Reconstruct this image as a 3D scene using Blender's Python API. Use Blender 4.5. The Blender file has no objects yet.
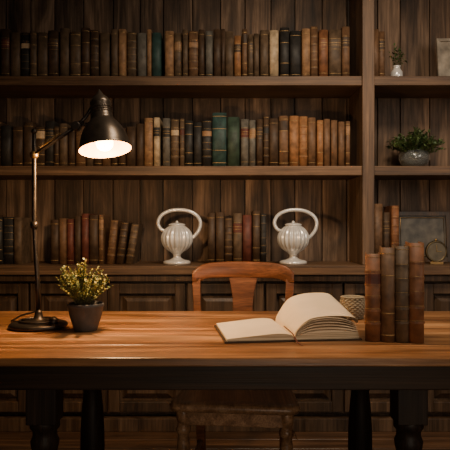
import bpy, bmesh, math, random
from mathutils import Vector, Matrix
random.seed(7)
R = random.Random(11)

# ---------------------------------------------------------------- materials
def new_mat(name):
    m = bpy.data.materials.new(name); m.use_nodes = True
    nt = m.node_tree; b = nt.nodes['Principled BSDF']
    return m, nt, b

def mat_plain(name, col, rough=0.5, metal=0.0, noise=0.15, nscale=30, bump=0.0, spec=0.5, trans=0, emis=None, estr=0):
    m, nt, b = new_mat(name)
    N = nt.nodes; L = nt.links
    tc = N.new('ShaderNodeTexCoord')
    nz = N.new('ShaderNodeTexNoise'); nz.inputs['Scale'].default_value = nscale; nz.inputs['Detail'].default_value = 6
    L.new(tc.outputs['Object'], nz.inputs['Vector'])
    rp = N.new('ShaderNodeValToRGB')
    rp.color_ramp.elements[0].position = 0.3; rp.color_ramp.elements[1].position = 0.7
    rp.color_ramp.elements[0].color = (*[c*(1-noise) for c in col], 1)
    rp.color_ramp.elements[1].color = (*[min(1, c*(1+noise)) for c in col], 1)
    L.new(nz.outputs['Fac'], rp.inputs['Fac']); L.new(rp.outputs['Color'], b.inputs['Base Color'])
    b.inputs['Roughness'].default_value = rough; b.inputs['Metallic'].default_value = metal
    b.inputs['Specular IOR Level'].default_value = spec
    if trans: b.inputs['Transmission Weight'].default_value = trans
    if emis:
        b.inputs['Emission Color'].default_value = (*emis, 1); b.inputs['Emission Strength'].default_value = estr
    if bump:
        bp = N.new('ShaderNodeBump'); bp.inputs['Strength'].default_value = bump; bp.inputs['Distance'].default_value = 0.002
        L.new(nz.outputs['Fac'], bp.inputs['Height']); L.new(bp.outputs['Normal'], b.inputs['Normal'])
    return m

def mat_wood(name, dark, mid, light, axis=0, rough=0.5, bump=0.3, across=16, along=1.0, island=0.35, spec=0.4, blotch=.3):
    m, nt, b = new_mat(name)
    N = nt.nodes; L = nt.links
    tc = N.new('ShaderNodeTexCoord'); geo = N.new('ShaderNodeNewGeometry')
    mul = N.new('ShaderNodeMath'); mul.operation = 'MULTIPLY'; mul.inputs[1].default_value = 37
    L.new(geo.outputs['Random Per Island'], mul.inputs[0])
    add = N.new('ShaderNodeVectorMath'); add.operation = 'ADD'
    L.new(tc.outputs['Object'], add.inputs[0]); L.new(mul.outputs[0], add.inputs[1])
    def layer(ac, al, detail, dist):
        mp = N.new('ShaderNodeMapping'); s = [ac]*3; s[axis] = al
        mp.inputs['Scale'].default_value = s
        L.new(add.outputs[0], mp.inputs['Vector'])
        nz = N.new('ShaderNodeTexNoise'); nz.inputs['Scale'].default_value = 1
        nz.inputs['Detail'].default_value = detail; nz.inputs['Distortion'].default_value = dist
        nz.inputs['Roughness'].default_value = 0.6
        L.new(mp.outputs[0], nz.inputs['Vector']); return nz
    a = layer(across, along, 8, 1.4); f = layer(across*9, along*3, 4, 0.2); c = layer(4, 2, 4, 0.5)
    rp = N.new('ShaderNodeValToRGB'); e = rp.color_ramp.elements
    e[0].position = 0.3; e[0].color = (*dark, 1); e[1].position = 0.72; e[1].color = (*light, 1)
    x = e.new(0.5); x.color = (*mid, 1)
    L.new(a.outputs['Fac'], rp.inputs['Fac'])
    mr = N.new('ShaderNodeMapRange'); mr.inputs['From Min'].default_value = 0.3; mr.inputs['From Max'].default_value = 0.7
    mr.inputs['To Min'].default_value = 0.55; mr.inputs['To Max'].default_value = 1.3
    L.new(f.outputs['Fac'], mr.inputs['Value'])
    mr2 = N.new('ShaderNodeMapRange'); mr2.inputs['To Min'].default_value = 1-island; mr2.inputs['To Max'].default_value = 1+island
    L.new(geo.outputs['Random Per Island'], mr2.inputs['Value'])
    mr3 = N.new('ShaderNodeMapRange'); mr3.inputs['From Min'].default_value = 0.3; mr3.inputs['From Max'].default_value = 0.7
    mr3.inputs['To Min'].default_value = 1-blotch; mr3.inputs['To Max'].default_value = 1+blotch
    L.new(c.outputs['Fac'], mr3.inputs['Value'])
    m1 = N.new('ShaderNodeMath'); m1.operation = 'MULTIPLY'; L.new(mr.outputs[0], m1.inputs[0]); L.new(mr2.outputs[0], m1.inputs[1])
    m2 = N.new('ShaderNodeMath'); m2.operation = 'MULTIPLY'; L.new(m1.outputs[0], m2.inputs[0]); L.new(mr3.outputs[0], m2.inputs[1])
    sc = N.new('ShaderNodeVectorMath'); sc.operation = 'SCALE'
    L.new(rp.outputs['Color'], sc.inputs[0]); L.new(m2.outputs[0], sc.inputs['Scale'])
    L.new(sc.outputs[0], b.inputs['Base Color'])
    b.inputs['Specular IOR Level'].default_value = spec
    mr4 = N.new('ShaderNodeMapRange'); mr4.inputs['To Min'].default_value = rough-0.12; mr4.inputs['To Max'].default_value = rough+0.15
    L.new(a.outputs['Fac'], mr4.inputs['Value']); L.new(mr4.outputs[0], b.inputs['Roughness'])
    bp = N.new('ShaderNodeBump'); bp.inputs['Strength'].default_value = bump; bp.inputs['Distance'].default_value = 0.002
    L.new(f.outputs['Fac'], bp.inputs['Height']); L.new(bp.outputs['Normal'], b.inputs['Normal'])
    return m

W_board = mat_wood('weathered_boards', (.020,.012,.007), (.10,.060,.036), (.28,.18,.115), axis=2, rough=.65, across=10, island=.5, bump=.6, blotch=.45)
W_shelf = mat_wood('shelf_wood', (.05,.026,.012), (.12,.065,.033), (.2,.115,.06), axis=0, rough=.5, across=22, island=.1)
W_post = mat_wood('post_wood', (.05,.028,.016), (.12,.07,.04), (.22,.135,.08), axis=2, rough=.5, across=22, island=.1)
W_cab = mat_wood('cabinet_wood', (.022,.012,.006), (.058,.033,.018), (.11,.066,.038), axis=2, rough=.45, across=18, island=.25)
W_floor = mat_wood('floor_wood', (.04,.02,.01), (.11,.055,.028), (.2,.105,.055), axis=0, rough=.35, across=12, island=.4)
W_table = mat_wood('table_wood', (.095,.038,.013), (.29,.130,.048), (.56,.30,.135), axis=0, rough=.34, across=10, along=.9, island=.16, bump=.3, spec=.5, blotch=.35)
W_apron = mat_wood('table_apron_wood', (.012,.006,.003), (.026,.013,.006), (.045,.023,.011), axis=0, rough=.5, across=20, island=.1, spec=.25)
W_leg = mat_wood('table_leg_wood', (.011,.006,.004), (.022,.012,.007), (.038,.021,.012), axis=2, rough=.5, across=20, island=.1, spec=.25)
W_chair = mat_wood('chair_wood', (.07,.024,.009), (.155,.054,.021), (.26,.098,.038), axis=0, rough=.34, across=18, island=.08, bump=.15)
W_seat = mat_wood('chair_seat_wood', (.13,.062,.03), (.27,.14,.07), (.42,.24,.13), axis=1, rough=.34, across=18, island=.08, bump=.15)
M_wall = mat_plain('wall_paint', (.10,.085,.07), .9, bump=.2)
M_ceil = mat_plain('ceiling_paint', (.15,.14,.12), .9)
M_gold = mat_plain('gilt', (.32,.20,.08), .5, metal=.5, noise=.5, nscale=90)
M_page = mat_plain('aged_paper', (.40,.31,.2), .85, nscale=80)
M_iron = mat_plain('dark_iron', (.06,.048,.04), .42, metal=.85, noise=.4, nscale=25, bump=.2)
M_bronze = mat_plain('shade_bronze', (.14,.11,.085), .36, metal=.8, noise=.35, nscale=20, bump=.1)
M_shadein = mat_plain('shade_inner_enamel', (.32,.17,.06), .55)
M_bulb = mat_plain('bulb_glow', (1,.9,.7), .5, emis=(1,.68,.30), estr=28)
M_brass = mat_plain('aged_brass', (.35,.22,.09), .4, metal=.9)
M_white = mat_plain('white_ceramic', (.66,.64,.61), .20, noise=.10, metal=.25)
M_pot = mat_plain('slate_pot', (.06,.058,.06), .55, noise=.3, bump=.3)
M_soil = mat_plain('soil', (.03,.02,.012), .95, noise=.5, nscale=200, bump=1)
M_leafY = mat_plain('yellow_green_leaf', (.28,.25,.045), .55, noise=.5, nscale=60)
M_leafY2 = mat_plain('olive_leaf', (.14,.155,.04), .55, noise=.4, nscale=60)
M_leafG = mat_plain('dark_green_leaf', (.06,.10,.035), .5, noise=.5, nscale=40)
M_leafG2 = mat_plain('mid_green_leaf', (.10,.16,.055), .5, noise=.4, nscale=40)
M_stem = mat_plain('stem', (.10,.085,.03), .7)
M_glass = mat_plain('bowl_glass', (.8,.85,.85), .08, noise=0.0, trans=.92)
M_knob = mat_plain('knob_metal', (.12,.09,.05), .4, metal=.9)
M_weave = mat_plain('pale_weave', (.26,.21,.14), .8, nscale=150, bump=1)
M_linen = mat_plain('frame_picture', (.28,.24,.19), .8, noise=.5, nscale=14)
M_dpic = mat_plain('dark_print', (.07,.06,.045), .5, noise=.7, nscale=18)
M_clock = mat_plain('clock_face', (.10,.085,.06), .7, noise=.3)

def leather(name, c, rough=.55): return mat_plain(name, c, rough, noise=.4, nscale=35, bump=.35, spec=.35)
LE = {
 'blk': leather('leather_black', (.022,.02,.018)), 'dbr': leather('leather_dark_brown', (.055,.032,.018)),
 'br': leather('leather_brown', (.13,.069,.035)), 'tan': leather('leather_tan', (.27,.15,.075)),
 'pale': leather('leather_pale', (.42,.31,.19)), 'cog': leather('leather_cognac', (.25,.115,.046)),
 'red': leather('leather_oxblood', (.10,.030,.020)), 'navy': leather('cloth_navy', (.022,.030,.038)),
 'teal': leather('cloth_teal', (.026,.056,.050)), 'grn': leather('cloth_green', (.030,.052,.034)),
 'gry': leather('cloth_grey', (.11,.10,.083)), 'umb': leather('leather_umber', (.095,.062,.037)),
 'rust': leather('leather_rust', (.17,.070,.031)),
}

# ---------------------------------------------------------------- mesh builder
class B:
    def __init__(s): s.bm = bmesh.new(); s.mats = []
    def mi(s, m):
        if m not in s.mats: s.mats.append(m)
        return s.mats.index(m)
    def face(s, vs, m, smooth=False):
        try: f = s.bm.faces.new(vs)
        except ValueError: return
        f.material_index = s.mi(m); f.smooth = smooth
    def loft(s, secs, m, M=None, smooth=True, cap=True, closed=True, loop=False):
        rows = [[s.bm.verts.new((M @ Vector(p)) if M else Vector(p)) for p in sec] for sec in secs]
        n = len(secs[0]); K = len(rows)
        for i in range(K if loop else K-1):
            a, b = rows[i], rows[(i+1) % K]
            for j in range(n if closed else n-1):
                k = (j+1) % n
                s.face([a[j], a[k], b[k], b[j]], m, smooth)
        if cap and closed and not loop:
            s.face(rows[0][::-1], m); s.face(rows[-1], m)
    def box(s, x0, x1, y0, y1, z0, z1, m, M=None):
        s.loft([[(x0,y0,z),(x1,y0,z),(x1,y1,z),(x0,y1,z)] for z in (z0,z1)], m, M, smooth=False)
    def lathe(s, prof, m, M=None, n=32, ribn=16, cap=True, smooth=True):
        secs = []
        for q in prof:
            r, z = q[0], q[1]; rb = q[2] if len(q) > 2 else 0
            secs.append([((r*(1+rb*math.cos(ribn*t)))*math.cos(t), (r*(1+rb*math.cos(ribn*t)))*math.sin(t), z)
                         for t in [2*math.pi*i/n for i in range(n)]])
        s.loft(secs, m, M, smooth, cap)
    def tube(s, pts, r, m, M=None, n=10, loop=False, smooth=True):
        pts = [Vector(p) for p in pts]; K = len(pts); secs = []; up = None
        for i, p in enumerate(pts):
            if loop: t = pts[(i+1) % K]-pts[i-1]
            else: t = pts[min(i+1, K-1)]-pts[max(i-1, 0)]
            t.normalize()
            if up is None:
                up = Vector((0,0,1)) if abs(t.z) < .9 else Vector((1,0,0))
            a = (up - t*up.dot(t)).normalized(); b = t.cross(a); up = a
            rr = r[i] if isinstance(r, (list, tuple)) else r
            secs.append([tuple(p + a*rr*math.cos(q) + b*rr*math.sin(q)) for q in [2*math.pi*j/n for j in range(n)]])
        s.loft(secs, m, M, smooth, True, loop=loop)
    def sphere(s, c, r, m, M=None, n=16):
        pr = [(r*math.sin(math.pi*i/n)+1e-5, -r*math.cos(math.pi*i/n)) for i in range(n+1)]
        MM = Matrix.Translation(c)
        s.lathe(pr, m, (M @ MM) if M else MM, n=n*2)
    def done(s, name, bevel=0, seg=2, recalc=True):
        bm = s.bm
        if recalc: bmesh.ops.recalc_face_normals(bm, faces=bm.faces)
        xs = [v.co.x for v in bm.verts]; ys = [v.co.y for v in bm.verts]; zs = [v.co.z for v in bm.verts]
        o = Vector(((min(xs)+max(xs))/2, (min(ys)+max(ys))/2, min(zs)))
        for v in bm.verts: v.co -= o
        me = bpy.data.meshes.new(name); bm.to_mesh(me); bm.free()
        for m in s.mats: me.materials.append(m)
        ob = bpy.data.objects.new(name, me); ob.location = o
        bpy.context.scene.collection.objects.link(ob)
        if bevel:
            md = ob.modifiers.new('bevel', 'BEVEL'); md.width = bevel; md.segments = seg
            md.limit_method = 'ANGLE'; md.angle_limit = math.radians(50)
        return ob

def T(x, y, z): return Matrix.Translation((x, y, z))
def RZ(a): return Matrix.Rotation(a, 4, 'Z')
def RX(a): return Matrix.Rotation(a, 4, 'X')
def RY(a): return Matrix.Rotation(a, 4, 'Y')

# ---------------------------------------------------------------- room shell
b = B(); 
y = -1.6
while y < 3.7:
    x = -2.6 - R.random()
    while x < 2.6:
        l = R.uniform(1.2, 2.0)
        b.box(max(x, -2.6), min(x+l, 2.6)-.002, y, y+.128, -.03, 0, W_floor) if x+l > -2.6 else None
        x += l
    y += .13
b.box(-2.6, 2.6, -1.6, 3.7, -.06, -.031, W_floor)
b.done('floor', .0015, 1)
b = B(); b.box(-2.7, 2.7, 3.66, 3.76, 0, 2.8, M_wall); b.done('wall_back')
b = B(); b.box(-2.7, -2.6, -1.7, 3.66, 0, 2.8, M_wall); b.done('wall_left')
b = B(); b.box(2.6, 2.7, -1.7, 3.66, 0, 2.8, M_wall); b.done('wall_right')
b = B(); b.box(-2.6, 2.6, -1.7, -1.6, 0, 2.8, M_wall); b.done('wall_front')
b = B(); b.box(-2.7, 2.7, -1.7, 3.76, 2.8, 2.88, M_ceil); b.done('ceiling')

# ---------------------------------------------------------------- bookcase
S1, S2, S3 = 1.895, 1.415, .887
XL, XR = -1.9, 1.95
b = B()
x = XL
while x < XR:
    w = R.uniform(.13, .18)
    b.box(x, min(x+w, XR)-.005, 3.53+R.uniform(0, .006), 3.56, .06, 2.62, W_board); x += w
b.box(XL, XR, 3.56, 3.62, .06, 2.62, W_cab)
for (a, c) in ((XL, .731), (.795, XR)):
    for z in (S1, S2):
        b.box(a, c, 3.2, 3.53, z-.05, z, W_shelf)
b.box(XL-.02, XR+.02, 3.14, 3.53, S3-.048, S3, W_shelf)
for xx in (XL-.03, .731, XR-.03):
    b.box(xx, xx+.064, 3.19, 3.53, S3+.001, 2.6, W_post)
b.box(XL-.04, XR+.05, 3.14, 3.6, 2.6, 2.68, W_shelf)
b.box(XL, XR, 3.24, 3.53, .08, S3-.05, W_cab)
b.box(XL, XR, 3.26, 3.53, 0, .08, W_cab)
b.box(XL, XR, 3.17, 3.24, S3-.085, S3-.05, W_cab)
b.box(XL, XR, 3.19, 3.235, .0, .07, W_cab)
x = XL+.02; k = 0
while x < XR-.2:
    w = .42; x1 = min(x+w, XR)-.012; z0, z1 = .10, S3-.10; st = .055
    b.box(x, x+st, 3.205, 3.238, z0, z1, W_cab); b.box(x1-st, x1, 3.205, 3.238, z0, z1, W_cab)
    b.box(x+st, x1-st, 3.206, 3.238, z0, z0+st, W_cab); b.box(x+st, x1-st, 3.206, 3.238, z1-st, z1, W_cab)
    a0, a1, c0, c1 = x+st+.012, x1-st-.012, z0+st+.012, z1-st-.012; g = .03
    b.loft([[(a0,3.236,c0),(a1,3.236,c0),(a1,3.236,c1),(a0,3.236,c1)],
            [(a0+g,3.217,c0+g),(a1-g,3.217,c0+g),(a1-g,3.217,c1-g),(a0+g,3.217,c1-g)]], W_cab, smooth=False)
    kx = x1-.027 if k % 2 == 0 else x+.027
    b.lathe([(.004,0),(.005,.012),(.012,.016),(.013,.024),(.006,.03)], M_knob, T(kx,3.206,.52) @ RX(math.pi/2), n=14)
    x += w; k += 1
b.done('bookcase', .003)

# ---------------------------------------------------------------- books
def arc(w, bl, e=0.0, n=7):
    return [((w/2+e)*math.cos(math.pi+math.pi*i/n), bl-(bl+e)*math.sin(math.pi*i/n)) for i in range(n+1)]
def add_book(b, M, w, h, d, cov, style=0, gold=M_gold, lab=None):
    bl = min(w*.28, .012); t = .003
    outer = [(-w/2, d)] + arc(w, bl) + [(w/2, d)]
    inner = [(-w/2+t, d)] + [((w/2-t)*math.cos(math.pi+math.pi*i/7), bl+.001-(bl-t*.6)*math.sin(math.pi*i/7)) for i in range(8)] + [(w/2-t, d)]
    prof = outer + inner[::-1]
    n = len(outer)
    lo = [b.bm.verts.new(M @ Vector((p[0], p[1], 0))) for p in prof]
    hi = [b.bm.verts.new(M @ Vector((p[0], p[1], h))) for p in prof]
    N = len(prof)
    for j in range(N):
        k = (j+1) % N
        b.face([lo[j], lo[k], hi[k], hi[j]], cov, smooth=(1 <= j < n-2))
    for j in range(n-1):
        b.face([hi[j], hi[j+1], hi[N-2-j], hi[N-1-j]], cov); b.face([lo[j], lo[j+1], lo[N-2-j], lo[N-1-j]], cov)
    b.box(-w/2+t, w/2-t, bl+.001, d-.006, .004, h-.006, M_page, M)
    def strip(z0, z1, e, m):
        a = arc(w, bl, e); c = [(p[0]*.97, p[1]+.004) for p in arc(w, bl, -.001)]
        pr = a + c[::-1]
        b.loft([[(p[0], p[1], z) for p in pr] for z in (z0, z1)], m, M, smooth=False)
    if style == 1:
        for i in range(1, 6):
            z = h*(.06+i*.147); strip(z-.003, z+.003, .0022, cov)
            strip(z+.005, z+.0062, .0004, gold)
        strip(h*.965, h*.965+.0015, .0004, gold)
        if lab: strip(h*.66, h*.77, .0006, lab)
    elif style == 2:
        strip(h*.62, h*.80, .0006, lab or cov)
        for z in (.60, .815, .1): strip(h*z, h*z+.0015, .0005, gold)
        for z in (.68, .73): strip(h*z, h*z+.0025, .001, gold)
    elif style == 3:
        for z in (.08, .9): strip(h*z, h*z+.0018, .0005, gold)
    elif style == 4:
        for z in (.07, .3, .7, .93): strip(h*z, h*z+.0025, .0008, gold)
        if lab: strip(h*.72, h*.9, .0005, lab)

def row(name, z, segs, seed):
    rr = random.Random(seed); b = B()
    for (x0, x1, h0, h1, pal, wmin, wmax) in segs:
        x = x0
        while x < x1-.02:
            w = rr.uniform(wmin, wmax); w = min(w, x1-x)
            if w < .02: break
            h = rr.uniform(h0, h1); c = LE[rr.choice(pal)]
            lab = LE[rr.choice(['red', 'blk', 'pale', 'dbr', 'tan'])] if rr.random() < .4 else None
            d = rr.uniform(.17, .20)
            add_book(b, T(x+w/2, 3.245+rr.uniform(0, .02), z+.001), w-.002, h, d, c, rr.choice([0,0,1,2,3,4,3]), M_gold, lab)
            x += w+rr.uniform(.0005, .004)
    return b, name
b, n = row('shelf_books', S1, [(-1.6,-.9,.24,.27,['dbr','umb','dbr','gry','blk'],.035,.06),(-.9,-.62,.24,.275,['blk','navy','dbr','umb'],.04,.06),
   (-.62,-.4,.24,.27,['br','umb','gry','tan'],.035,.055),(-.4,-.33,.25,.255,['teal'],.05,.06),(-.33,.0,.24,.27,['dbr','umb','br','gry','tan','dbr'],.03,.055),
   (.0,.3,.23,.27,['br','cog','umb','pale','umb','grn'],.03,.055),(.3,.68,.25,.285,['tan','br','blk','rust','umb'],.04,.07)], 3); b.done(n)
b, n = row('shelf_books', S2, [(-1.6,-.9,.20,.25,['dbr','blk','dbr','umb'],.035,.06),(-.9,-.44,.20,.24,['dbr','umb','dbr','br'],.035,.055),
   (-.44,-.34,.26,.27,['pale','tan'],.03,.05),(-.34,-.22,.25,.265,['gry','pale','umb'],.04,.055),(-.22,-.07,.24,.26,['umb','blk','dbr'],.04,.055),
   (-.07,.01,.29,.30,['teal'],.07,.08),(.012,.08,.265,.27,['grn'],.06,.07),(.085,.17,.25,.27,['navy','gry'],.035,.045),(.17,.24,.25,.28,['dbr','red'],.035,.04),
   (.24,.45,.26,.28,['tan','br','dbr','cog'],.04,.055),(.45,.68,.24,.29,['cog','pale','tan','br'],.035,.055)], 5); b.done(n)
b, n = row('shelf_books', S3, [(-1.6,-1.10,.24,.27,['dbr','umb','blk'],.04,.06),(-.95,-.66,.24,.275,['red','dbr','umb','br'],.035,.05)], 8)
x = -.655
for i, c in enumerate(['br', 'dbr', 'umb']):
    add_book(b, T(x+.03, 3.25, S3+.001+.0) @ RY(math.radians(6+1.5*i)), .04, .24-.01*i, .18, LE[c], 1); x += .052
b.done(n)
b, n = row('shelf_books', S3, [(-.095,.225,.25,.29,['dbr','red','umb','blk','br','dbr'],.04,.055)], 21); b.done(n)
b, n = row('shelf_books', S3, [(.81,.955,.28,.33,['br','tan','rust','dbr'],.035,.05)], 23); b.done(n)
b, n = row('shelf_books', S1, [(.80,.875,.24,.31,['tan','br'],.03,.04)], 29); b.done(n)

# upright books on desk
b = B(); TZ = .75
specs = [(.045,.262,.15,LE['rust'],1,'red'),(.041,.282,.17,LE['br'],4,None),(.039,.286,.18,LE['umb'],1,None),(.043,.296,.18,LE['rust'],1,None)]
base = T(.442, 1.795, TZ+.001) @ RZ(math.radians(-13))
ox = 0
for (w,h,d,c,st,lb) in specs:
    add_book(b, base @ T(ox+w/2-.022, .0, 0), w, h, d, c, st, M_gold, LE[lb] if lb else None); ox += w+.0005
b.done('antique_books')

# ---------------------------------------------------------------- table
b = B()
ty0, ty1 = 1.58, 2.44; nb = 5
for i in range(nb):
    d = (ty1-ty0)/nb
    b.box(-1.12, 1.12, ty0+i*d+.0004, ty0+(i+1)*d-.0004, .727, .75, W_table)
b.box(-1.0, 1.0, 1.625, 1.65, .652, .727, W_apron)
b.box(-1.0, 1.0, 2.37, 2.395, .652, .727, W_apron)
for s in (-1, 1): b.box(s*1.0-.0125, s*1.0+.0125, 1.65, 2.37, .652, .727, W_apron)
legp = [(.030,0),(.036,.015),(.038,.04),(.028,.06),(.026,.075),(.036,.10),(.043,.16),(.046,.24),(.045,.32),(.040,.40),(.034,.46),(.038,.475),(.040,.49),(.034,.505),(.034,.52),(.042,.53),(.042,.55)]
for sx in (-.51, .52):
    for yy in (1.70, 2.31):
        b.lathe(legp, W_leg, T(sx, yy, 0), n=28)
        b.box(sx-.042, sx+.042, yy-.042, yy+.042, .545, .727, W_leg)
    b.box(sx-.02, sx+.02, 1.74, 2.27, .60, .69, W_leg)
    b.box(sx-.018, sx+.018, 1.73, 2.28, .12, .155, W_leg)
b.done('wooden_desk', .003)

# ---------------------------------------------------------------- chair
b = B()
M = T(.052, 2.37, 0) @ RZ(math.radians(-6))
SZ = .45
def seat_outline(e):
    pts = []
    for (cx, cy, a0) in ((.225,-.20,-90),(.185,.19,0),(-.185,.19,90),(-.225,-.20,180)):
        for i in range(7):
            a = math.radians(a0+i*15); r = .03
            pts.append((cx-(r if cx>0 else -r)+ (r+e)*math.cos(a), cy-(r if cy>0 else -r)+(r+e)*math.sin(a)))
    return pts
secs = []
for (e, z) in ((-.008, SZ-.036), (.01, SZ-.030), (.016, SZ-.015), (.010, SZ-.003), (.0, SZ), (-.03, SZ-.002)):
    secs.append([(p[0], p[1], z) for p in seat_outline(e)])
secs.append([(p[0]*.6, p[1]*.6, SZ-.010) for p in seat_outline(0)])
b.loft(secs, W_seat, M)
b.box(-.185,.185,-.185,-.165,SZ-.085,SZ-.034,W_seat,M); b.box(-.165,.165,.155,.175,SZ-.085,SZ-.034,W_seat,M)
for s in (-1,1): b.box(s*.17-.009, s*.17+.009, -.17, .16, SZ-.085, SZ-.034, W_seat, M)
fl = [(.016,0),(.020,.02),(.018,.05),(.024,.12),(.027,.22),(.023,.30),(.019,.325),(.027,.335),(.027,.35),(.020,.36),(.026,.38),(.028,.415)]
for s in (-1, 1):
    b.lathe(fl, W_seat, M @ T(s*.19, -.165, 0), n=20)
    secs = []
    for (x, y, z, w, t) in ((.175,.24,0,.016,.016),(.178,.205,.2,.018,.018),(.18,.19,.42,.020,.020),(.183,.2,.5,.019,.018),(.190,.215,.62,.017,.013),(.198,.232,.75,.016,.012),(.204,.248,.84,.018,.011),(.203,.256,.90,.019,.011)):
        secs.append([(s*x-w,y-t,z),(s*x+w,y-t,z),(s*x+w,y+t,z),(s*x-w,y+t,z)])
    b.loft(secs, W_chair, M, smooth=False)
    b.tube([(s*.18,-.165,.17),(s*.178,.2,.17)], .010, W_seat, M)
b.tube([(-.18,.02,.17),(.18,.02,.17)], .010, W_seat, M)
secs = []
for i in range(25):
    u = -1+2*i/24; x = .222*u
    yy = .245+.028*(1-u*u)
    zt = .94 - .012*u*u - .035*abs(u)**8
    zb = .862 + .008*(1-u*u) - .03*max(0, abs(u)-.72)/.28
    if abs(u) > .8: zb += .02*((abs(u)-.8)/.2)**2
    secs.append([(x, yy-.012, zb),(x, yy-.012, (zt+zb)/2),(x, yy-.009, zt-.004),(x, yy, zt),(x, yy+.009, zt-.004),(x, yy+.012, (zt+zb)/2),(x, yy+.012, zb)])
b.loft(secs, W_chair, M)
secs = []
for i in range(17):
    t = i/16; z = .50+t*.375; w = .030+.030*math.sin(math.pi*min(1, t*1.15))**2*.6+.034*max(0, t-.6)/.4
    yy = .2+.07*t
    secs.append([(-w,yy-.006,z),(w,yy-.006,z),(w,yy+.006,z),(-w,yy+.006,z)])
b.loft(secs, W_chair, M, smooth=False)
b.box(-.175,.175,.188,.210,.49,.525,W_chair,M)
b.done('wooden_chair', .003)

# ---------------------------------------------------------------- desk lamp
b = B()
LX, LY = -.652, 2.05
Mb = T(LX+.015, LY, TZ)
b.lathe([(.088,0),(.096,.003),(.098,.010),(.094,.016),(.080,.020),(.055,.022),(.03,.026),(.016,.034),(.012,.05),(.009,.06)], M_iron, Mb, n=40)
b.tube([(.062*math.cos(t), .062*math.sin(t), .024) for t in [2*math.pi*i/28 for i in range(28)]], .004, M_iron, Mb, loop=True)
b.lathe([(.014,.018),(.017,.022),(.017,.032),(.010,.038),(.004,.042)], M_iron, Mb @ T(.06,-.03,0), n=18)
b.tube([(LX+.015,LY,.79),(LX+.012,LY,.9),(LX,LY,1.1),(LX,LY,1.33),(LX,LY,1.415)], [.009,.0085,.0075,.0075,.007], M_iron, n=12)
b.sphere((LX,LY,1.34), .015, M_brass); b.sphere((LX,LY,1.42), .010, M_iron)
b.lathe([(.012,-.012),(.013,0),(.012,.012)], M_iron, T(LX,LY,1.10), n=16)
E = Vector((-.505, 2.04, 1.435)); S = Vector((LX, LY, 1.34))
for o in (-.008, .008):
    b.tube([S+Vector((0,o,0)), E+Vector((0,o,0))], .0045, M_iron)
dv = E-S; ax = dv.normalized(); u1 = ax.cross(Vector((0,1,0))).normalized(); u2 = ax.cross(u1)
pts = []
for i in range(150):
    t = .12+.5*i/150; a = i*.75; pts.append(S+dv*t+Vector((0,0,.016))+u1*.006*math.cos(a)+u2*.006*math.sin(a))
b.tube(pts, .0012, M_brass, n=5)
b.lathe([(.014,-.016),(.016,-.012),(.016,.012),(.014,.016)], M_iron, T(*E) @ RX(math.pi/2), n=18)
SC = Vector((-.405, 2.03, 1.355))
Ms = T(*SC) @ RY(math.radians(-8)) @ RX(math.radians(-11))
top = Ms @ Vector((0,0,.155))
b.tube([E, E+Vector((.03,0,.03)), top+Vector((-.03,0,.0)), top], [.006,.006,.006,.006], M_iron)
b.tube([E, Ms @ Vector((-.03,0,.10))], .0045, M_iron)
outer = [(.088,0),(.0885,.004),(.085,.010),(.083,.022),(.077,.044),(.067,.064),(.055,.080),(.044,.092),(.038,.098),(.039,.103),(.037,.110),(.034,.142),(.037,.146),(.035,.154),(.026,.167),(.013,.178),(.006,.190),(.002,.196)]
outer = [(r, z*1.12) for r, z in outer]
b.lathe(outer, M_bronze, Ms, n=44, cap=False)
inner = [(.088,0),(.084,.006),(.079,.020),(.072,.042),(.060,.063),(.040,.081),(.015,.086),(.001,.086)]
b.lathe(inner, M_shadein, Ms, n=44, cap=False)
for z in (.130,.139,.148): b.tube([(.0365*math.cos(t), .0365*math.sin(t), z) for t in [2*math.pi*i/24 for i in range(24)]], .0018, M_bronze, Ms, loop=True, n=6)
b.lathe([(.014,.086),(.014,.06),(.012,.055)], M_brass, Ms, n=16)
b.lathe([(.011,.058),(.016,.052),(.026,.038),(.030,.024),(.027,.010),(.016,.001),(.001,-.002)], M_bulb, Ms, n=20)
b.tube([(LX-.06,LY+.06,TZ+.006),(LX-.12,LY+.12,TZ+.004),(LX-.13,LY+.25,TZ+.004),(LX-.1,2.43,TZ+.004)], .003, M_iron, n=6)
b.done('desk_lamp')
ld = bpy.data.lights.new('bulb_light', 'POINT'); ld.energy = 29; ld.color = (1, .60, .28); ld.shadow_soft_size = .03
lo = bpy.data.objects.new('bulb_light', ld); lo.location = Ms @ Vector((0,0,-.04)); bpy.context.scene.collection.objects.link(lo)

# ---------------------------------------------------------------- plants
def leaf(b, p, d, l, w, m, curl=.3):
    d = d.normalized(); s = d.cross(Vector((0,0,1)))
    if s.length < .1: s = Vector((1,0,0))
    s.normalize(); n = s.cross(d)
    P = lambda a, c, h: b.bm.verts.new(p + d*l*a + s*w*c + n*l*h)
    v0 = P(0,0,0); v1 = P(.45,.5,curl*.15); v2 = P(1,0,-curl*.3); v3 = P(.45,-.5,curl*.15); vm = P(.5,0,0)
    b.face([v0,v1,vm], m, True); b.face([v1,v2,vm], m, True); b.face([v2,v3,vm], m, True); b.face([v3,v0,vm], m, True)

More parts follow.
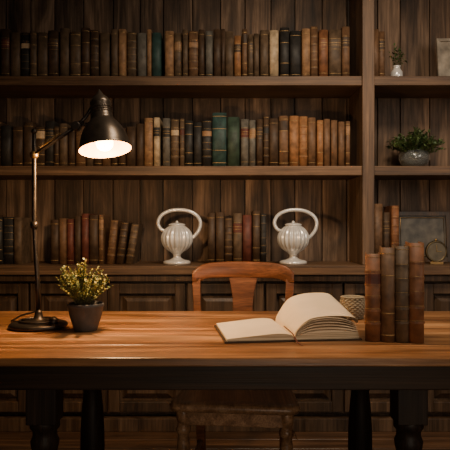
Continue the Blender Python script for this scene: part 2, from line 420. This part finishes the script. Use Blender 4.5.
def sprigs(b, c, n, hh, spread, ll, lw, mats, nl, rr, droop=0):
    for i in range(n):
        a = rr.uniform(0, 2*math.pi); k = rr.random()**.6
        tip = Vector((math.cos(a)*spread*k, math.sin(a)*spread*k, hh*rr.uniform(.55, 1.0)*(1-.35*k*k)))
        st = Vector((math.cos(a)*.02*k, math.sin(a)*.02*k, 0))
        pts = []
        for j in range(6):
            t = j/5; q = st.lerp(tip, t); q.z = tip.z*(t**(.8))-droop*t*t*k
            q += Vector((rr.uniform(-1,1), rr.uniform(-1,1), 0))*.003
            pts.append(c+q)
        b.tube(pts, [.0012*(1-.1*j) for j in range(6)], M_stem, n=4)
        for j in range(nl):
            t = .25+.75*(j+rr.random())/nl; f = t*5; i0 = min(int(f), 4); p = pts[i0].lerp(pts[i0+1], min(1,f-i0))
            dr = Vector((rr.uniform(-1,1), rr.uniform(-1,1), rr.uniform(-.2,1)))
            leaf(b, p, dr, ll*rr.uniform(.6,1.2), lw*rr.uniform(.7,1.1), rr.choice(mats))
b = B(); PX, PY = -.462, 1.99
Mp = T(PX, PY, TZ)
b.lathe([(.034,0),(.037,.002),(.040,.01),(.052,.05),(.058,.078),(.060,.082),(.060,.090),(.057,.092),(.054,.090),(.053,.078)], M_pot, Mp, n=36, cap=True)
b.lathe([(.0525,.076),(.04,.080),(.001,.083)], M_soil, Mp, n=30, cap=False)
sprigs(b, Vector((PX-.008,PY,TZ+.078)), 95, .165, .098, .010, .0075, [M_leafY,M_leafY,M_leafY2,M_leafG2], 34, random.Random(4))
b.done('potted_plant')

b = B(); c = Vector((1.05, 3.33, S2))
b.lathe([(.035,0),(.045,.002),(.07,.02),(.085,.05),(.083,.075),(.068,.095),(.06,.1),(.057,.098),(.064,.09),(.078,.072),(.080,.05),(.066,.024),(.042,.007),(.001,.006)], M_glass, T(*c), n=32, cap=False)
b.lathe([(.001,.009),(.040,.010),(.063,.026),(.074,.045),(.05,.055),(.001,.058)], M_soil, T(*c), n=24, cap=False)
sprigs(b, c+Vector((0,0,.055)), 120, .18, .165, .024, .017, [M_leafG,M_leafG2,M_leafG2], 26, random.Random(9), droop=.03)
b.done('fern_in_glass_bowl')

b = B(); c = Vector((.95, 3.32, S1))
b.lathe([(.022,0),(.028,.003),(.034,.025),(.032,.05),(.02,.068),(.019,.078),(.023,.084),(.019,.083),(.015,.07)], M_white, T(*c), n=28)
sprigs(b, c+Vector((0,0,.075)), 12, .13, .06, .03, .014, [M_leafG,M_leafG2], 7, random.Random(14))
b.done('bud_vase')

# ---------------------------------------------------------------- ceramic jugs
def jug(x, y, flip):
    b = B(); M = T(x, y, S3+.0005) @ Matrix.Diagonal((flip, 1, 1, 1))
    b.lathe([(.001,0),(.070,0),(.075,.004),(.074,.014),(.064,.020),(.042,.024),(.026,.032),(.020,.042),(.022,.052),(.032,.062)], M_white, M, n=48, cap=False)
    pr = [(.030,.058)]
    for i in range(1, 22):
        t = i/21; a = -math.pi/2*.80+t*math.pi*.86
        pr.append((.084*math.cos(a), .138+.080*math.sin(a), .05*math.sin(math.pi*t)))
    b.lathe(pr, M_white, M, n=140, ribn=20)
    zt = pr[-1][1]
    b.lathe([(.042,zt-.012),(.047,zt-.004),(.045,zt),(.030,zt+.005),(.012,zt+.008),(.006,zt+.010),(.008,zt+.014),(.004,zt+.018),(.001,zt+.019)], M_white, M, n=30)
    pts = [(-.055,0,.175),(-.088,0,.190),(-.103,0,.225),(-.085,0,.264),(-.042,0,.288),(.010,0,.295),(.065,0,.288),(.110,0,.262),(.128,0,.225),(.120,0,.185),(.094,0,.150),(.070,0,.135)]
    P = [Vector(p) for p in pts]; out = []
    for i in range(len(P)-1):
        p0, p1, p2, p3 = P[max(i-1,0)], P[i], P[i+1], P[min(i+2,len(P)-1)]
        for k in range(4):
            t = k/4
            out.append(.5*((2*p1)+(p2-p0)*t+(2*p0-5*p1+4*p2-p3)*t*t+(-p0+3*p1-3*p2+p3)*t**3))
    out.append(P[-1])
    b.tube(out, [.010]*len(out), M_white, M, n=12)
    return b.done('ceramic_jug')
jug(-.262, 3.27, 1); jug(.372, 3.27, 1)

# ---------------------------------------------------------------- frames, clock, box
b = B(); M = T(1.285, 3.36, S1+.001) @ RX(math.radians(-8))
for (x0,x1,z0,z1) in ((-.09,-.072,0,.26),(.072,.09,0,.26),(-.072,.072,0,.018),(-.072,.072,.242,.26)): b.box(x0,x1,-.009,.009,z0,z1,M_linen,M)
b.box(-.074,.074,0,.006,.016,.244,M_linen,M)
b.done('picture_frame', .002)
b = B(); M = T(1.13, 3.42, S3+.001) @ RX(math.radians(-6))
for (x0,x1,z0,z1) in ((-.16,-.135,0,.29),(.135,.16,0,.29),(-.135,.135,0,.025),(-.135,.135,.265,.29)): b.box(x0,x1,-.011,.011,z0,z1,W_cab,M)
b.box(-.137,.137,0,.006,.02,.27,M_dpic,M)
b.tube([(-.125,-.004,.035),(.125,-.004,.035),(.125,-.004,.255),(-.125,-.004,.255)], .003, M_brass, M, loop=True, n=6)
b.done('picture_frame', .002)
b = B(); M = T(1.15, 3.27, S3+.001)
b.box(-.035,.035,-.015,.02,0,.012,M_brass,M)
Mc = M @ T(0,0,.068) @ RX(math.pi/2)
b.lathe([(.02,-.02),(.052,-.018),(.058,-.010),(.060,.0),(.058,.010),(.052,.014),(.050,.010),(.001,.0095)], M_knob, Mc, n=36)
b.lathe([(.049,.0105),(.001,.0106)], M_clock, Mc, n=32, smooth=False)
b.box(-.0015,.0015,0,.036,.0115,.013,M_brass,Mc); b.box(0,.026,-.0015,.0015,.0115,.013,M_brass,Mc)
b.lathe([(.006,0),(.008,.006),(.002,.012)], M_brass, M @ T(0,0,.127), n=12)
b.done('table_clock')

b = B(); M = T(.478, 2.25, TZ)
b.lathe([(.03,0),(.036,.004),(.044,.03),(.046,.055),(.040,.078),(.036,.084),(.033,.08),(.038,.05),(.001,.01)], M_weave, M, n=60, ribn=20)
for k in range(12):
    z = .005+k*.0068; r = .033+.0100*math.sin(min(1,(k+1)/11)*math.pi*.75)
    b.tube([((r+.0025*math.cos(14*t+k*math.pi))*math.cos(t),(r+.0025*math.cos(14*t+k*math.pi))*math.sin(t),z) for t in [2*math.pi*i/84 for i in range(84)]], .0034, M_weave, M, loop=True, n=6)
b.done('woven_basket')

# ---------------------------------------------------------------- open book
M_paper = mat_plain('open_book_paper', (.76,.62,.44), .8, noise=.06, nscale=12)
m, nt, bs = new_mat('page_edges'); N = nt.nodes; L = nt.links
tc = N.new('ShaderNodeTexCoord'); mp = N.new('ShaderNodeMapping'); mp.inputs['Scale'].default_value = (4,4,600)
nz = N.new('ShaderNodeTexNoise'); nz.inputs['Scale'].default_value = 1; rp = N.new('ShaderNodeValToRGB')
rp.color_ramp.elements[0].position = .35; rp.color_ramp.elements[1].position = .60
rp.color_ramp.elements[0].color = (.30,.21,.12,1); rp.color_ramp.elements[1].color = (.74,.60,.41,1)
L.new(tc.outputs['Object'], mp.inputs[0]); L.new(mp.outputs[0], nz.inputs['Vector']); L.new(nz.outputs['Fac'], rp.inputs[0]); L.new(rp.outputs[0], bs.inputs['Base Color'])
bs.inputs['Roughness'].default_value = .85
M_edge = m
b = B()
M = T(.209, 1.80, TZ+.001) @ RZ(math.radians(7))
HV = .29
b.box(-.212,-.006,-.006,HV+.006,0,.004,LE['dbr'],M); b.box(.006,.208,-.006,HV+.006,0,.004,LE['dbr'],M)
b.loft([[(-.008,v,0),(.008,v,0),(.008,v,.004),(-.008,v,.004)] for v in (-.006,HV+.006)], LE['dbr'], M, smooth=False)
def catmull(P, per=6):
    P = [Vector(p) for p in P]; out = []
    for i in range(len(P)-1):
        p0 = P[i-1] if i > 0 else P[0]*2-P[1]; p1, p2 = P[i], P[i+1]; p3 = P[i+2] if i+2 < len(P) else P[-1]*2-P[-2]
        for k in range(per):
            t = k/per
            out.append(.5*((2*p1)+(p2-p0)*t+(2*p0-5*p1+4*p2-p3)*t*t+(-p0+3*p1-3*p2+p3)*t**3))
    out.append(P[-1]); return out
def slab(topA, topB, botA, botB, sgn=1, nv=10):
    tA, tB, bA, bB = [catmull([Vector((p[0], p[1], 0)) for p in c]) for c in (topA, topB, botA, botB)]
    S = []
    for j in range(nv+1):
        q = j/nv; tp = [a.lerp(c, q) for a, c in zip(tA, tB)]; bt = [a.lerp(c, q) for a, c in zip(bA, bB)]
        S.append(([(sgn*p.x, HV*q, p.y) for p in tp], [(sgn*p.x, HV*q, p.y) for p in bt]))
    for k in (0, 1): b.loft([s[k] for s in S], M_paper, M, smooth=True, cap=False, closed=False)
    for s in (S[0], S[-1]):
        for i in range(len(s[0])-1):
            b.face([b.bm.verts.new(M @ Vector(p)) for p in (s[0][i], s[0][i+1], s[1][i+1], s[1][i])], M_edge)
    for j in range(nv):
        b.face([b.bm.verts.new(M @ Vector(p)) for p in (S[j][0][-1], S[j+1][0][-1], S[j+1][1][-1], S[j][1][-1])], M_edge)
F = [(0,.0045),(.012,.0045),(.05,.0045),(.12,.0045),(.205,.0045)]
slab([(0,.008),(.012,.020),(.05,.024),(.12,.019),(.205,.011)], [(0,.008),(.012,.022),(.05,.026),(.12,.020),(.205,.011)], F, F, sgn=-1)
def cv(f, far):
    pk = (.0045 + f*(.094 if far else .066))
    xo = .202 - .012*f
    ze = .0045 + f*(.060 if far else .046)
    return [(0,.0045+.004*f),(.008,.0045+.028*f),(.045,.0045+(pk-.0045)*.86),(.095,pk),(.150,.0045+(pk-.0045)*.93),(xo,ze)]
cuts = [(0,.40),(.45,.53),(.60,.66),(.74,.78),(.865,.89),(.955,.975)]
for (f0, f1) in cuts:
    slab(cv(f1,0), cv(f1,1), cv(f0,0), cv(f0,1))
def leafsheet(A, C, nv=8):
    A = catmull([(p[0],p[1],0) for p in A]); C = catmull([(p[0],p[1],0) for p in C])
    b.loft([[(a.lerp(c, j/nv).x, .003+(HV-.006)*j/nv, a.lerp(c, j/nv).y) for a, c in zip(A, C)] for j in range(nv+1)], M_paper, M, cap=False, closed=False)
leafsheet([(0,.012),(.008,.034),(.045,.064),(.095,.073),(.150,.073),(.184,.068),(.198,.058),(.196,.048)],
          [(0,.012),(.008,.038),(.045,.090),(.095,.108),(.150,.112),(.190,.108),(.208,.094),(.206,.078)])
b.loft([[(x,y,z),(x+.005,y,z)] for (x,y,z) in ((-.003,HV*.5,.022),(-.003,.02,.019),(-.003,-.012,.010),(-.001,-.04,.0012),(.004,-.07,.001))], LE['red'], M, cap=False, closed=False)
b.done('open_book')

# ---------------------------------------------------------------- lights
def area(name, loc, tgt, size, e, col, spread=180):
    l = bpy.data.lights.new(name, 'AREA'); l.shape = 'RECTANGLE'; l.size = size[0]; l.size_y = size[1]; l.energy = e; l.color = col
    l.spread = math.radians(spread)
    o = bpy.data.objects.new(name, l); o.location = loc
    o.rotation_euler = (Vector(tgt)-Vector(loc)).to_track_quat('-Z', 'Y').to_euler()
    bpy.context.scene.collection.objects.link(o); return o
area('overhead_fill', (.55, 1.7, 2.7), (.48, 2.8, 1.15), (.7, .4), 16, (1, .80, .58), 108)  # unseen area fill added overhead for desk and shelves, no fixture
area('side_fill', (2.3, .5, 2.1), (.9, 3.3, 1.7), (.9, 1.2), 8, (1, .87, .74), 100)  # added fill from the right towards the shelves; the wall has no window
area('front_fill', (.5, -1.4, .9), (.3, 3, .8), (1.2, 1.0), 3.6, (1, .82, .62), 70)  # low fill added behind the camera for seat, legs and books; no window
w = bpy.data.worlds.new('World'); bpy.context.scene.world = w; w.use_nodes = True
w.node_tree.nodes['Background'].inputs[0].default_value = (.5,.5,.5,1); w.node_tree.nodes['Background'].inputs[1].default_value = .02

# ---------------------------------------------------------------- camera
cd = bpy.data.cameras.new('camera'); cd.sensor_width = 36; cd.lens = 48; cd.clip_start = .05
co = bpy.data.objects.new('camera', cd); co.location = (0,0,1.1); co.rotation_euler = (math.pi/2, 0, 0)
bpy.context.scene.collection.objects.link(co); bpy.context.scene.camera = co
